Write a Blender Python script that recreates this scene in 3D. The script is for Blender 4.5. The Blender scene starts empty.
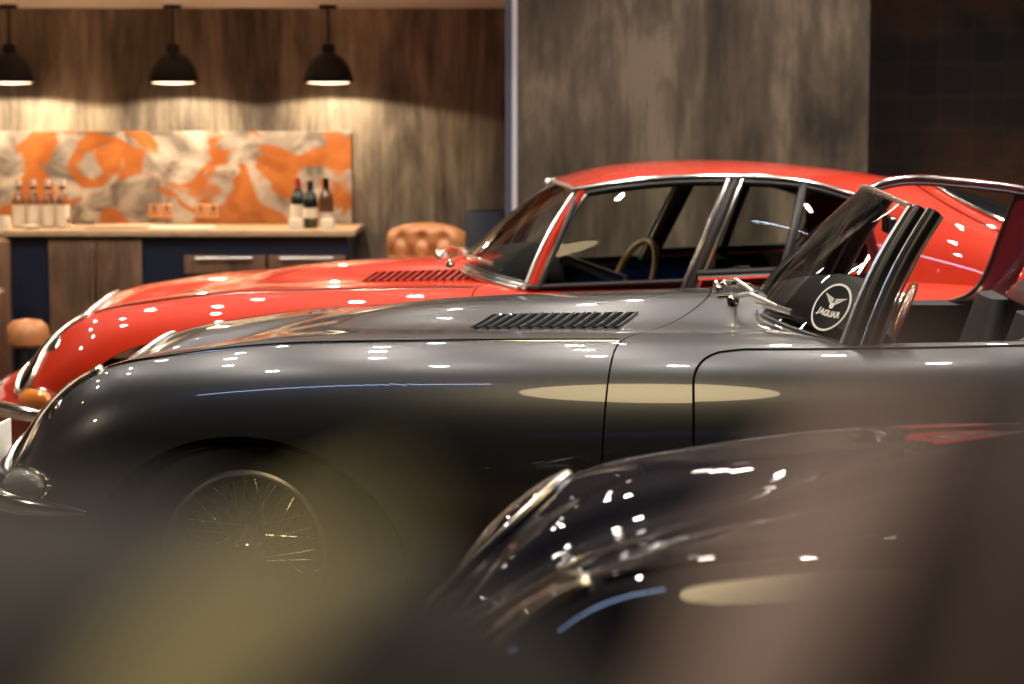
import bpy, bmesh, math, random
import numpy as np
from mathutils import Vector, Matrix
random.seed(7)
SC = bpy.context.scene
COL = SC.collection
PI = math.pi
def R(a): return math.radians(a)

# ------------------------------------------------------------------ camera, world, exposure
CAM_H = 1.42
PITCH = 5.9
cd = bpy.data.cameras.new('camera'); cam = bpy.data.objects.new('camera', cd); COL.objects.link(cam)
cam.location = (0, 0, CAM_H); cam.rotation_euler = (R(90 - PITCH), 0, 0)
cd.sensor_width = 23.6; cd.lens = 50.0; cd.clip_start = 0.02; cd.clip_end = 60
cd.dof.use_dof = True; cd.dof.focus_distance = 5.7; cd.dof.aperture_fstop = 2.0
SC.camera = cam
w = bpy.data.worlds.new('world'); SC.world = w; w.use_nodes = True
w.node_tree.nodes['Background'].inputs[0].default_value = (0.9, 0.95, 1.0, 1)
w.node_tree.nodes['Background'].inputs[1].default_value = 0.02
SC.view_settings.view_transform = 'Standard'; SC.view_settings.look = 'None'
SC.view_settings.gamma = 1; SC.view_settings.use_curve_mapping = False
SC.view_settings.exposure = 0.0

# downlights of the hall (positions; their housings are built with the ceiling)
HALL_Z = 3.1
DOWN = []
for yy in (6.0, 6.9, 7.8, 8.7, 9.6):
    for xx in (-3.5, -2.5, -1.6, -0.7, 0.2, 1.1, 2.0, 3.0, 4.0):
        DOWN.append((xx + (0.25 if int(yy * 10) % 4 == 0 else 0), yy))
def spot(name, loc, energy, color, size, radius=0.05, blend=0.5, rot=(0, 0, 0)):
    l = bpy.data.lights.new(name, 'SPOT'); l.energy = energy; l.color = color
    l.spot_size = R(size); l.spot_blend = blend; l.shadow_soft_size = radius
    o = bpy.data.objects.new(name, l); COL.objects.link(o); o.location = loc; o.rotation_euler = rot
    return o
DOWN = [p for p in DOWN if not (p[0] < -2.0 and p[1] < 7.0)]
for i, (x, y) in enumerate(DOWN):
    spot('downlight_beam', (x, y, HALL_Z - 0.03), 50, (1.0, 0.90, 0.79), 140, 0.04, 0.8)
def area(name, loc, sx, sy, energy, color, rot=(0, 0, 0), shape='RECTANGLE'):
    l = bpy.data.lights.new(name, 'AREA'); l.shape = shape; l.size = sx; l.size_y = sy; l.energy = energy; l.color = color
    o = bpy.data.objects.new(name, l); COL.objects.link(o); o.location = loc; o.rotation_euler = rot
    return o
# round warm ceiling lamp behind the photographer, cool LED line on the ceiling
area('warm_ceiling_lamp', (0.2, 4.05, 2.9), 1.0, 1.3, 28, (1.0, 0.77, 0.42), shape='ELLIPSE')
area('led_line', (3.1, 5.0, 3.05), 2.6, 0.05, 20, (0.62, 0.75, 1.0))
area('led_line', (-1.3, 4.65, 3.05), 1.9, 0.05, 5, (0.45, 0.62, 1.0))
for bx_ in (-0.4, 0.9, 2.2, 3.5):      # blue uplights washing the ceiling behind the photographer
    spot('blue_uplight', (bx_, -1.5, 2.0), 90, (0.06, 0.22, 1.0), 110, 0.05, 1.0, Vector((0, 0.05, 1.0)).to_track_quat('-Z', 'Y').to_euler())
# added narrow spot behind the photographer, put in only to brighten the leaves
spot('leaf_fill_spot', (-0.5, -1.2, 2.6), 88, (1.0, 0.84, 0.68), 16, 0.05, 0.4, Vector((0.53, 1.52, -1.27)).to_track_quat('-Z', 'Y').to_euler())
for wy in (2.5, 5.0, 7.5):
    spot('added_wall_spot', (-4.3, wy, 3.0), 90, (1.0, 0.80, 0.58), 70, 0.05, 0.8, (0, R(-32), 0))  # added spots: they light the left wall so the chrome has something bright to reflect

# ------------------------------------------------------------------ materials
def newmat(name):
    m = bpy.data.materials.new(name); m.use_nodes = True
    return m, m.node_tree.nodes, m.node_tree.links, m.node_tree.nodes['Principled BSDF']
def pmat(name, col, rough=0.5, metal=0.0, coat=0.0, spec=0.5, trans=0.0, ior=1.45, emit=None, es=0.0, coat_r=0.03):
    m, n, l, b = newmat(name)
    b.inputs['Base Color'].default_value = (*col, 1)
    b.inputs['Roughness'].default_value = rough; b.inputs['Metallic'].default_value = metal
    b.inputs['Coat Weight'].default_value = coat; b.inputs['Coat Roughness'].default_value = coat_r
    b.inputs['Specular IOR Level'].default_value = spec
    b.inputs['Transmission Weight'].default_value = trans; b.inputs['IOR'].default_value = ior
    if emit: b.inputs['Emission Color'].default_value = (*emit, 1); b.inputs['Emission Strength'].default_value = es
    return m
def noisy(m, scale, amt, detail=4, stretch=(1, 1, 1)):
    """gentle value variation of the base colour by a noise in object space"""
    n, l = m.node_tree.nodes, m.node_tree.links; b = n['Principled BSDF']
    c = b.inputs['Base Color'].default_value[:]
    tc = n.new('ShaderNodeTexCoord'); mp = n.new('ShaderNodeMapping'); mp.inputs['Scale'].default_value = stretch
    nz = n.new('ShaderNodeTexNoise'); nz.inputs['Scale'].default_value = scale; nz.inputs['Detail'].default_value = detail
    rp = n.new('ShaderNodeValToRGB')
    rp.color_ramp.elements[0].color = tuple(max(0, v * (1 - amt)) for v in c[:3]) + (1,)
    rp.color_ramp.elements[1].color = tuple(min(1, v * (1 + amt)) for v in c[:3]) + (1,)
    rp.color_ramp.elements[0].position = 0.3; rp.color_ramp.elements[1].position = 0.7
    l.new(tc.outputs['Object'], mp.inputs[0]); l.new(mp.outputs[0], nz.inputs['Vector'])
    l.new(nz.outputs['Fac'], rp.inputs[0]); l.new(rp.outputs[0], b.inputs['Base Color'])
    return m
def paint(name, col, metal, rough, flake=0.0):
    m = pmat(name, col, rough, metal, coat=1.0, coat_r=0.015)
    if flake:
        noisy(m, 900, flake, 2)
    return m
M = {}
M['red'] = paint('red paint', (0.46, 0.024, 0.006), 0.0, 0.45)
M['red'].node_tree.nodes['Principled BSDF'].inputs['Specular IOR Level'].default_value = 0.1
M['grey'] = paint('grey metallic paint', (0.064, 0.065, 0.071), 0.7, 0.36, 0.12)
M['navy'] = paint('navy paint', (0.003, 0.004, 0.014), 0.0, 0.5)
M['navy'].node_tree.nodes['Principled BSDF'].inputs['Specular IOR Level'].default_value = 0.02
M['maroon'] = paint('maroon paint', (0.12, 0.006, 0.010), 0.2, 0.35)
M['chrome'] = pmat('chrome', (0.88, 0.85, 0.80), 0.15, 1.0)
M['bright'] = pmat('bright polished trim', (0.95, 0.90, 0.80), 0.27, 1.0)
M['satin'] = pmat('satin steel', (0.55, 0.53, 0.50), 0.3, 1.0)
M['lampsilver'] = pmat('lamp reflector', (0.50, 0.49, 0.46), 0.45, 0.0)
M['rubber'] = noisy(pmat('black rubber', (0.012, 0.012, 0.012), 0.7), 60, 0.3)
M['gap'] = pmat('dark seam', (0.003, 0.003, 0.003), 0.9, spec=0.05)
M['blackleather'] = noisy(pmat('black leather', (0.010, 0.010, 0.010), 0.6, spec=0.25), 120, 0.4)
M['trimblack'] = pmat('black trim', (0.010, 0.010, 0.010), 0.35)
M['amber'] = pmat('amber lens', (0.75, 0.22, 0.03), 0.15, 0.0, coat=1)
M['clearlens'] = pmat('frosted lens', (0.42, 0.40, 0.37), 0.2, 0.0, coat=1)
M['plate'] = pmat('white plate', (0.75, 0.73, 0.68), 0.4)
M['wheelwood'] = pmat('varnished wood rim', (0.62, 0.38, 0.10), 0.25, 0, coat=0.8)
M['wheelwooddark'] = pmat('dark varnished wood rim', (0.17, 0.05, 0.015), 0.25, 0, coat=0.8)
def glassmat(name, tint, rough=0.0, ior=1.6):
    """thin pane: mostly transparent, mirror reflection by fresnel"""
    m, n, l, b = newmat(name)
    n.remove(b)
    tr = n.new('ShaderNodeBsdfTransparent'); tr.inputs[0].default_value = (*tint, 1)
    gl = n.new('ShaderNodeBsdfGlossy'); gl.inputs['Roughness'].default_value = rough
    fr = n.new('ShaderNodeFresnel'); fr.inputs[0].default_value = ior
    mx = n.new('ShaderNodeMixShader')
    l.new(fr.outputs[0], mx.inputs[0]); l.new(tr.outputs[0], mx.inputs[1]); l.new(gl.outputs[0], mx.inputs[2])
    l.new(mx.outputs[0], n['Material Output'].inputs[0])
    return m
M['glass'] = glassmat('window glass', (0.92, 0.95, 0.92), ior=1.5)
M['glassdark'] = pmat('dark tailgate glass', (0.012, 0.012, 0.014), 0.05, 0, coat=1)
M['lampglass'] = glassmat('lamp cover glass', (0.96, 0.96, 0.94), 0.02, 1.12)

def wall_mat(name, cols, sx=2.2, sz=0.35, seed=0, rough=0.55):
    """timber-look / weathered concrete laminate: long upright streaks, boards with their own tone"""
    m, n, l, b = newmat(name)
    tc = n.new('ShaderNodeTexCoord')
    mp = n.new('ShaderNodeMapping'); mp.inputs['Scale'].default_value = (sx, sx, sz); mp.inputs['Location'].default_value = (seed, seed, 0)
    n1 = n.new('ShaderNodeTexNoise'); n1.inputs['Scale'].default_value = 2.2; n1.inputs['Detail'].default_value = 7; n1.inputs['Roughness'].default_value = 0.62; n1.inputs['Distortion'].default_value = 0.5
    mp2 = n.new('ShaderNodeMapping'); mp2.inputs['Scale'].default_value = (sx * 14, sx * 14, sz * 4); mp2.inputs['Location'].default_value = (seed * 2, 0, 0)
    n2 = n.new('ShaderNodeTexNoise'); n2.inputs['Scale'].default_value = 2.0; n2.inputs['Detail'].default_value = 5
    l.new(tc.outputs['Object'], mp.inputs[0]); l.new(tc.outputs['Object'], mp2.inputs[0])
    l.new(mp.outputs[0], n1.inputs['Vector']); l.new(mp2.outputs[0], n2.inputs['Vector'])
    ma = n.new('ShaderNodeMath'); ma.operation = 'MULTIPLY_ADD'; ma.inputs[1].default_value = 0.22
    l.new(n2.outputs['Fac'], ma.inputs[0])
    ms = n.new('ShaderNodeMath'); ms.operation = 'MULTIPLY'; ms.inputs[1].default_value = 0.88
    l.new(n1.outputs['Fac'], ms.inputs[0]); l.new(ms.outputs[0], ma.inputs[2])
    rp = n.new('ShaderNodeValToRGB'); e = rp.color_ramp.elements
    e[0].position = 0.40; e[0].color = (*cols[0], 1); e[1].position = 0.68; e[1].color = (*cols[-1], 1)
    for k, c in enumerate(cols[1:-1]):
        q = e.new(0.40 + 0.28 * (k + 1) / (len(cols) - 1)); q.color = (*c, 1)
    l.new(ma.outputs[0], rp.inputs[0]); l.new(rp.outputs[0], b.inputs['Base Color'])
    b.inputs['Roughness'].default_value = rough
    bp = n.new('ShaderNodeBump'); bp.inputs['Strength'].default_value = 0.25; bp.inputs['Distance'].default_value = 0.004
    l.new(ma.outputs[0], bp.inputs['Height']); l.new(bp.outputs[0], b.inputs['Normal'])
    return m
M['wallnook'] = wall_mat('weathered timber wall', [(0.05, 0.042, 0.036), (0.15, 0.125, 0.10), (0.28, 0.24, 0.19), (0.44, 0.38, 0.30)], 1.3, 0.35, 3)
M['wallpart'] = wall_mat('grey timber wall', [(0.016, 0.012, 0.007), (0.044, 0.034, 0.021), (0.078, 0.062, 0.041), (0.15, 0.122, 0.083)], 1.5, 0.5, 11)
M['cabwood'] = wall_mat('brown cabinet wood', [(0.08, 0.045, 0.025), (0.16, 0.09, 0.05), (0.24, 0.14, 0.08)], 3.0, 1.0, 5, 0.45)
M['counter'] = noisy(pmat('pale oak worktop', (0.55, 0.38, 0.22), 0.35), 12, 0.25, 5, (1, 8, 8))
M['navycab'] = pmat('navy cabinet lacquer', (0.010, 0.016, 0.035), 0.4)
M['shade'] = pmat('black enamel', (0.012, 0.013, 0.018), 0.35, 0.2)
M['shadein'] = pmat('cream inner enamel', (0.85, 0.75, 0.6), 0.5)
M['bulb'] = pmat('lit bulb', (1, 0.8, 0.5), 0.5, emit=(1, 0.76, 0.48), es=160)
M['diffuser'] = pmat('lit downlight lens', (1, 0.9, 0.8), 0.5, emit=(1, 0.9, 0.78), es=25)
M['ceil'] = pmat('grey ceiling paint', (0.11, 0.107, 0.104), 0.8)
M['nookceil'] = pmat('pale ceiling paint', (0.85, 0.83, 0.84), 0.7)
M['darkwall'] = pmat('dark wall paint', (0.022, 0.020, 0.020), 0.7)
M['trim'] = pmat('white metal edge trim', (0.62, 0.66, 0.74), 0.35, 0.3)
M['trimdark'] = pmat('grey metal edge trim', (0.10, 0.12, 0.17), 0.35, 0.4)
M['tan'] = noisy(pmat('tan leather', (0.42, 0.17, 0.06), 0.38), 30, 0.15)
M['brown'] = noisy(pmat('dark brown leather', (0.07, 0.030, 0.016), 0.35), 30, 0.25)
M['chairnavy'] = pmat('slate blue leather', (0.035, 0.045, 0.075), 0.45)
def floor_mat():
    m, n, l, b = newmat('dark polished floor')
    tc = n.new('ShaderNodeTexCoord'); nz = n.new('ShaderNodeTexNoise'); nz.inputs['Scale'].default_value = 3; nz.inputs['Detail'].default_value = 6
    rp = n.new('ShaderNodeValToRGB'); rp.color_ramp.elements[0].color = (0.035, 0.026, 0.02, 1); rp.color_ramp.elements[1].color = (0.14, 0.09, 0.06, 1)
    l.new(tc.outputs['Object'], nz.inputs['Vector']); l.new(nz.outputs['Fac'], rp.inputs[0]); l.new(rp.outputs[0], b.inputs['Base Color'])
    b.inputs['Roughness'].default_value = 0.3
    return m
M['floor'] = floor_mat()
def splash_mat():
    m, n, l, b = newmat('marbled orange and grey glass')
    tc = n.new('ShaderNodeTexCoord')
    mp = n.new('ShaderNodeMapping'); mp.inputs['Location'].default_value = (2.3, 0, 1.7); mp.inputs['Scale'].default_value = (1, 1, 1.25)
    n1 = n.new('ShaderNodeTexNoise'); n1.inputs['Scale'].default_value = 3.1; n1.inputs['Detail'].default_value = 3; n1.inputs['Distortion'].default_value = 1.6; n1.inputs['Roughness'].default_value = 0.45
    n2 = n.new('ShaderNodeTexNoise'); n2.inputs['Scale'].default_value = 5.0; n2.inputs['Detail'].default_value = 5; n2.inputs['Distortion'].default_value = 0.8
    l.new(tc.outputs['Object'], mp.inputs[0]); l.new(mp.outputs[0], n1.inputs['Vector']); l.new(mp.outputs[0], n2.inputs['Vector'])
    r1 = n.new('ShaderNodeValToRGB'); e = r1.color_ramp.elements
    e[0].position = 0.47; e[0].color = (0, 0, 0, 1); e[1].position = 0.52; e[1].color = (1, 1, 1, 1)
    l.new(n1.outputs['Fac'], r1.inputs[0])
    r2 = n.new('ShaderNodeValToRGB'); e = r2.color_ramp.elements
    e[0].position = 0.35; e[0].color = (0.28, 0.085, 0.022, 1); e[1].position = 0.7; e[1].color = (0.46, 0.165, 0.045, 1)
    r3 = n.new('ShaderNodeValToRGB'); e = r3.color_ramp.elements
    e[0].position = 0.38; e[0].color = (0.13, 0.11, 0.10, 1); e[1].position = 0.62; e[1].color = (0.46, 0.41, 0.37, 1)
    l.new(n2.outputs['Fac'], r2.inputs[0]); l.new(n2.outputs['Fac'], r3.inputs[0])
    mx = n.new('ShaderNodeMix'); mx.data_type = 'RGBA'
    l.new(r1.outputs[0], mx.inputs[0]); l.new(r2.outputs[0], mx.inputs[6]); l.new(r3.outputs[0], mx.inputs[7])
    l.new(mx.outputs[2], b.inputs['Base Color']); b.inputs['Roughness'].default_value = 0.25
    return m
M['splash'] = splash_mat()
def tile_mat():
    m, n, l, b = newmat('dark oxidised metal tiles')
    tc = n.new('ShaderNodeTexCoord')
    mp = n.new('ShaderNodeMapping'); mp.inputs['Rotation'].default_value = (R(90), 0, 0)
    br = n.new('ShaderNodeTexBrick'); br.inputs['Scale'].default_value = 1.0; br.inputs['Brick Width'].default_value = 0.17; br.inputs['Row Height'].default_value = 0.17
    br.offset = 0; br.inputs['Mortar Size'].default_value = 0.012; br.inputs['Mortar Smooth'].default_value = 1.0
    br.inputs['Color1'].default_value = (0.016, 0.013, 0.010, 1); br.inputs['Color2'].default_value = (0.024, 0.019, 0.014, 1); br.inputs['Mortar'].default_value = (0.030, 0.027, 0.022, 1)
    nz = n.new('ShaderNodeTexNoise'); nz.inputs['Scale'].default_value = 1.6; nz.inputs['Detail'].default_value = 5
    rp = n.new('ShaderNodeValToRGB'); rp.color_ramp.elements[0].position = 0.45; rp.color_ramp.elements[0].color = (0, 0, 0, 1); rp.color_ramp.elements[1].position = 0.72; rp.color_ramp.elements[1].color = (0.8, 0.8, 0.8, 1)
    mx = n.new('ShaderNodeMix'); mx.data_type = 'RGBA'; mx.inputs[7].default_value = (0.16, 0.06, 0.02, 1)
    l.new(tc.outputs['Object'], mp.inputs[0]); l.new(mp.outputs[0], br.inputs['Vector']); l.new(tc.outputs['Object'], nz.inputs['Vector'])
    l.new(nz.outputs['Fac'], rp.inputs[0]); l.new(rp.outputs[0], mx.inputs[0]); l.new(br.outputs[0], mx.inputs[6])
    l.new(mx.outputs[2], b.inputs['Base Color']); b.inputs['Roughness'].default_value = 0.4; b.inputs['Metallic'].default_value = 0.4
    return m
M['tiles'] = tile_mat()

# ------------------------------------------------------------------ mesh helpers
class MB:
    def __init__(s): s.v = []; s.f = []
    def add(s, vs, fs):
        k = len(s.v); s.v += [tuple(map(float, p)) for p in vs]; s.f += [tuple(i + k for i in f) for f in fs]; return s
    def grid(s, P, flip=False, closeu=False, closev=False, mask=None):
        n, m = len(P), len(P[0]); vs = [p for row in P for p in row]; fs = []
        for i in range(n if closeu else n - 1):
            for j in range(m if closev else m - 1):
                if mask is not None and not mask[i][j]: continue
                a, b, c, d = i * m + j, ((i + 1) % n) * m + j, ((i + 1) % n) * m + (j + 1) % m, i * m + (j + 1) % m
                fs.append((a, d, c, b) if flip else (a, b, c, d))
        return s.add(vs, fs)
    def box(s, x0, x1, y0, y1, z0, z1, bev=0.0):
        if bev <= 0:
            vs = [(x, y, z) for x in (x0, x1) for y in (y0, y1) for z in (z0, z1)]
            return s.add(vs, [(0, 1, 3, 2), (4, 6, 7, 5), (0, 4, 5, 1), (2, 3, 7, 6), (0, 2, 6, 4), (1, 5, 7, 3)])
        bm = bmesh.new(); bmesh.ops.create_cube(bm, size=1)
        for v in bm.verts:
            v.co = Vector((x0 + (v.co.x + .5) * (x1 - x0), y0 + (v.co.y + .5) * (y1 - y0), z0 + (v.co.z + .5) * (z1 - z0)))
        bmesh.ops.bevel(bm, geom=bm.edges[:], offset=bev, segments=3, profile=0.5, affect='EDGES')
        return s.bm(bm)
    def bm(s, bm, mat=None):
        if mat: bmesh.ops.transform(bm, matrix=mat, verts=bm.verts)
        bm.verts.index_update()
        s.add([v.co[:] for v in bm.verts], [[v.index for v in f.verts] for f in bm.faces]); bm.free(); return s
    def tube(s, pts, r, seg=8, closed=False, cap=True, flat=1.0):
        pts = [Vector(p) for p in pts]; n = len(pts)
        rs = r if hasattr(r, '__len__') else [r] * n
        up = Vector((0.013, 0.02, 1)); rings = []
        for i, p in enumerate(pts):
            if closed: t = pts[(i + 1) % n] - pts[i - 1]
            else: t = pts[min(i + 1, n - 1)] - pts[max(i - 1, 0)]
            if t.length < 1e-9: t = Vector((1, 0, 0))
            t.normalize()
            a = t.cross(up)
            if a.length < 1e-3: a = t.cross(Vector((0, 1, 0)))
            a.normalize(); b = a.cross(t)
            if i and a.dot(lasta) < -0.2 : a = -a; b = -b
            lasta = a; up = b
            rings.append([p + (a * math.cos(2 * PI * k / seg) + b * math.sin(2 * PI * k / seg) * flat) * rs[i] for k in range(seg)])
        k0 = len(s.v); s.grid(rings, closeu=closed, closev=True)
        if cap and not closed:
            s.f.append(tuple(k0 + k for k in range(seg))); s.f.append(tuple(k0 + (n - 1) * seg + k for k in reversed(range(seg))))
        return s
    def lathe(s, prof, c=(0, 0, 0), axis='z', seg=32, flip=False):
        """prof: list of (radius, height along the axis)"""
        rows = []
        for k in range(seg):
            a = 2 * PI * k / seg; row = []
            for r, h in prof:
                x, y = r * math.cos(a), r * math.sin(a)
                q = {'z': (x, y, h), 'y': (x, h, -y), 'x': (h, x, y)}[axis]
                row.append((q[0] + c[0], q[1] + c[1], q[2] + c[2]))
            rows.append(row)
        return s.grid(rows, closeu=True, flip=flip)
    def xf(s, mat, start=0):
        for i in range(start, len(s.v)): s.v[i] = tuple(mat @ Vector(s.v[i]))
        return s
    def build(s, name, mat, parent=None, smooth=True, solid=0.0, bevel=0.0, loc=None, auto=None, weld=False):
        me = bpy.data.meshes.new(name); me.from_pydata(s.v, [], s.f); me.update()
        bm = bmesh.new(); bm.from_mesh(me)
        if weld: bmesh.ops.remove_doubles(bm, verts=bm.verts, dist=1e-5)
        if smooth:
            for f in bm.faces: f.smooth = True
            if auto is None: auto = 40
            for e in bm.edges:
                if len(e.link_faces) == 2 and e.calc_face_angle(0) > R(auto): e.smooth = False
        bm.to_mesh(me); bm.free()
        me.materials.append(mat)
        o = bpy.data.objects.new(name, me); COL.objects.link(o)
        if parent: o.parent = parent
        if loc: o.location = loc
        if solid:
            md = o.modifiers.new('s', 'SOLIDIFY'); md.thickness = abs(solid); md.offset = -1 if solid > 0 else 1
        if smooth: es = o.modifiers.new('e', 'EDGE_SPLIT'); es.split_angle = R(50)
        if bevel:
            md = o.modifiers.new('b', 'BEVEL'); md.width = bevel; md.segments = 2; md.limit_method = 'ANGLE'
        return o
def tag(o, label, cat, group=None, kind=None):
    o['label'] = label; o['category'] = cat
    if group: o['group'] = group
    if kind: o['kind'] = kind
    return o
def thing(name, label, cat, loc=(0, 0, 0), rz=0, group=None):
    o = bpy.data.objects.new(name, None); COL.objects.link(o); o.empty_display_size = 0.1
    o.location = loc; o.rotation_euler = (0, 0, rz); return tag(o, label, cat, group)
def struct(o): o['kind'] = 'structure'; return o
def copy_tree(o, parent=None):
    c = o.copy(); COL.objects.link(c); c.parent = parent
    for ch in list(o.children): copy_tree(ch, c)
    return c

# ------------------------------------------------------------------ splines
def nat_second(n):
    A = np.zeros((n, n)); B = np.zeros((n, n)); A[0, 0] = A[-1, -1] = 1
    for i in range(1, n - 1):
        A[i, i - 1] = A[i, i + 1] = 1; A[i, i] = 4; B[i, i - 1] = B[i, i + 1] = 6; B[i, i] = -12
    return np.linalg.solve(A, B)
class Spl:
    """natural cubic through (x, y)"""
    def __init__(s, xs, ys):
        s.x = np.array(xs, float); s.y = np.array(ys, float); n = len(xs)
        h = np.diff(s.x); A = np.zeros((n, n)); b = np.zeros(n); A[0, 0] = A[-1, -1] = 1
        for i in range(1, n - 1):
            A[i, i - 1] = h[i - 1]; A[i, i] = 2 * (h[i - 1] + h[i]); A[i, i + 1] = h[i]
            b[i] = 6 * ((s.y[i + 1] - s.y[i]) / h[i] - (s.y[i] - s.y[i - 1]) / h[i - 1])
        s.m = np.linalg.solve(A, b); s.h = h
    def __call__(s, t):
        t = np.clip(np.asarray(t, float), s.x[0], s.x[-1]); i = np.clip(np.searchsorted(s.x, t) - 1, 0, len(s.h) - 1)
        h = s.h[i]; a = (s.x[i + 1] - t) / h; b = (t - s.x[i]) / h
        return a * s.y[i] + b * s.y[i + 1] + ((a ** 3 - a) * s.m[i] + (b ** 3 - b) * s.m[i + 1]) * h * h / 6

# ------------------------------------------------------------------ the long-bonnet sports car body
# local axes: x runs back from the front axle, y to the far side, z up; the near (left) side is y < 0
XN = [-.80, -.765, -.70, -.64, -.58, -.50, -.42, -.25, 0, .3, .7, 1.1, 1.6, 2.1, 2.5, 2.9, 3.3, 3.6, 3.72]
TAB = dict(
    W=[.30, .395, .50, .565, .615, .66, .695, .735, .775, .805, .82, .83, .835, .835, .83, .79, .68, .50, .36],
    ZC=[.475, .498, .530, .566, .605, .652, .697, .757, .832, .892, .92, .935, .948, .945, .93, .88, .77, .66, .60],
    Z4=[.465, .486, .522, .578, .646, .716, .758, .797, .83, .845, .852, .855, .86, .87, .872, .84, .75, .66, .60],
    Z5=[.44, .455, .48, .52, .575, .635, .675, .72, .75, .765, .772, .778, .785, .80, .80, .76, .68, .61, .57],
    Z6=[.41, .415, .43, .455, .485, .51, .53, .55, .57, .575, .58, .59, .60, .60, .60, .60, .57, .54, .53],
    Z7=[.36, .355, .35, .35, .355, .36, .37, .39, .40, .40, .40, .40, .40, .40, .40, .41, .43, .45, .46],
    Z8=[.31, .30, .28, .265, .25, .24, .24, .24, .24, .24, .24, .24, .24, .24, .25, .28, .34, .38, .40])
F = {k: Spl(XN, v) for k, v in TAB.items()}
D2 = nat_second(17)
def ctrl(x):
    x = np.asarray(x, float); W = F['W'](x); k = W / .82
    zc, z4 = F['ZC'](x), F['Z4'](x); zb = z4 + .012 * np.clip((x + .3) / .5, 0, 1) - .02 * np.clip((-.3 - x) / .2, 0, 1)
    Y = np.stack([0 * x, .15 * k, .245 * k, .38 * k, .565 * k, W * .905, W, W - .03 * k, W - .11 * k], -1)
    Z = np.stack([zc, zc - .007, zc - .6 * (zc - zb), zb, z4, F['Z5'](x), F['Z6'](x), F['Z7'](x), F['Z8'](x)], -1)
    Y = np.concatenate([-Y[..., :0:-1], Y], -1); Z = np.concatenate([Z[..., :0:-1], Z], -1)
    return Y, Z
def S(x, u):
    """body point; u in [-8, 8], negative = near side"""
    x, u = np.broadcast_arrays(np.asarray(x, float), np.asarray(u, float))
    Y, Z = ctrl(x); MY, MZ = Y @ D2.T, Z @ D2.T
    t = np.clip(u + 8, 0, 16); i = np.clip(np.floor(t).astype(int), 0, 15); b = t - i; a = 1 - b
    def ev(C, Mm):
        g = lambda A, j: np.take_along_axis(A, j[..., None], -1)[..., 0]
        return a * g(C, i) + b * g(C, i + 1) + ((a ** 3 - a) * g(Mm, i) + (b ** 3 - b) * g(Mm, i + 1)) / 6
    return np.stack([x, ev(Y, MY), ev(Z, MZ)], -1)
def SN(x, u, off=0.0):
    p = S(x, u); dx = S(np.asarray(x) + .004, u) - S(np.asarray(x) - .004, u); du = S(x, np.asarray(u) + .04) - S(x, np.asarray(u) - .04)
    n = np.cross(dx, du); n /= np.maximum(np.linalg.norm(n, axis=-1, keepdims=True), 1e-9)
    return p + n * off
ARCHES = ((0.0, .43, .385), (2.44, .42, .30))
def bottom(x):
    x = np.asarray(x, float); z = F['Z8'](x)
    for c, a, b in ARCHES:
        q = 1 - ((x - c) / a) ** 2
        z = np.maximum(z, np.where(q > 0, .24 + b * np.sqrt(np.maximum(q, 0)), 0))
    return z
def ubot(x):
    x = np.asarray(x, float); us = np.linspace(4.5, 8, 141)
    z = S(x[..., None] * np.ones(141), us * np.ones(x.shape + (1,)))[..., 2]
    out = np.empty(x.shape); zb = bottom(x)
    for idx in np.ndindex(x.shape):
        out[idx] = np.interp(-zb[idx], -z[idx], us)
    return out
RA = .60
def U(x, r):
    a = np.abs(r); ub = ubot(x)
    u = np.where(a < RA, a / RA * 4.5, 4.5 + (a - RA) / (1 - RA) * (ub - 4.5))
    return np.sign(r) * u
def arch_stations(x0, x1, step=.03):
    xs = list(np.arange(x0, x1, step)) + [x1]
    for c, a, b in ARCHES:
        for t in np.linspace(0, 1, 15):
            for sg in (-1, 1):
                xx = c + sg * a * math.cos(t * PI / 2 * .999)
                if x0 < xx < x1: xs.append(xx)
        for sg in (-1, 1):
            for e in (.0008, .006):
                xx = c + sg * (a + e)
                if x0 < xx < x1: xs.append(xx)
    xs = sorted(xs); out = [xs[0]]
    for q in xs[1:]:
        if q - out[-1] > 5e-4: out.append(q)
    out[-1] = x1
    return np.array(out)
BON_R = Spl([0, .15, .3, .45, .53, .62, .75, .88, 1.0], [1.20, 1.18, 1.11, 1.01, .955, .925, .905, .90, .90])   # rear edge of the bonnet by row
def rows_in(r0, r1, n): return np.linspace(r0, r1, n)
def patch(xa, xb, rows, stations, off=0.0, ufun=U):
    """stations: 0..1 list; xa, xb functions of r"""
    P = []
    for s_ in stations:
        x = np.array([xa(abs(r)) + (xb(abs(r)) - xa(abs(r))) * s_ for r in rows])
        u = ufun(x, rows)
        P.append(SN(x, u, off))
    return np.array(P)
LAMP_LOOP = [(-.425, 4.0), (-.475, 4.12), (-.53, 4.25), (-.578, 4.5), (-.615, 5.1), (-.65, 5.45), (-.68, 5.0), (-.675, 4.2), (-.63, 3.6), (-.55, 3.3), (-.465, 3.5)]
def closed_spl(pts, n):
    pts = np.array(pts); k = len(pts); out = []
    for i in range(k):
        p0, p1, p2, p3 = pts[i - 1], pts[i], pts[(i + 1) % k], pts[(i + 2) % k]
        for j in range(n):
            t = j / n
            out.append(.5 * (2 * p1 + (p2 - p0) * t + (2 * p0 - 5 * p1 + 4 * p2 - p3) * t * t + (3 * p1 - p0 - 3 * p2 + p3) * t ** 3))
    return np.array(out)
LOOP = closed_spl(LAMP_LOOP, 6)
def in_loop(x, u):
    c = False; n = len(LOOP)
    for i in range(n):
        (x1, y1), (x2, y2) = LOOP[i], LOOP[i - 1]
        if (y1 > u) != (y2 > u) and x < (x2 - x1) * (u - y1) / (y2 - y1) + x1: c = not c
    return c

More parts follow.
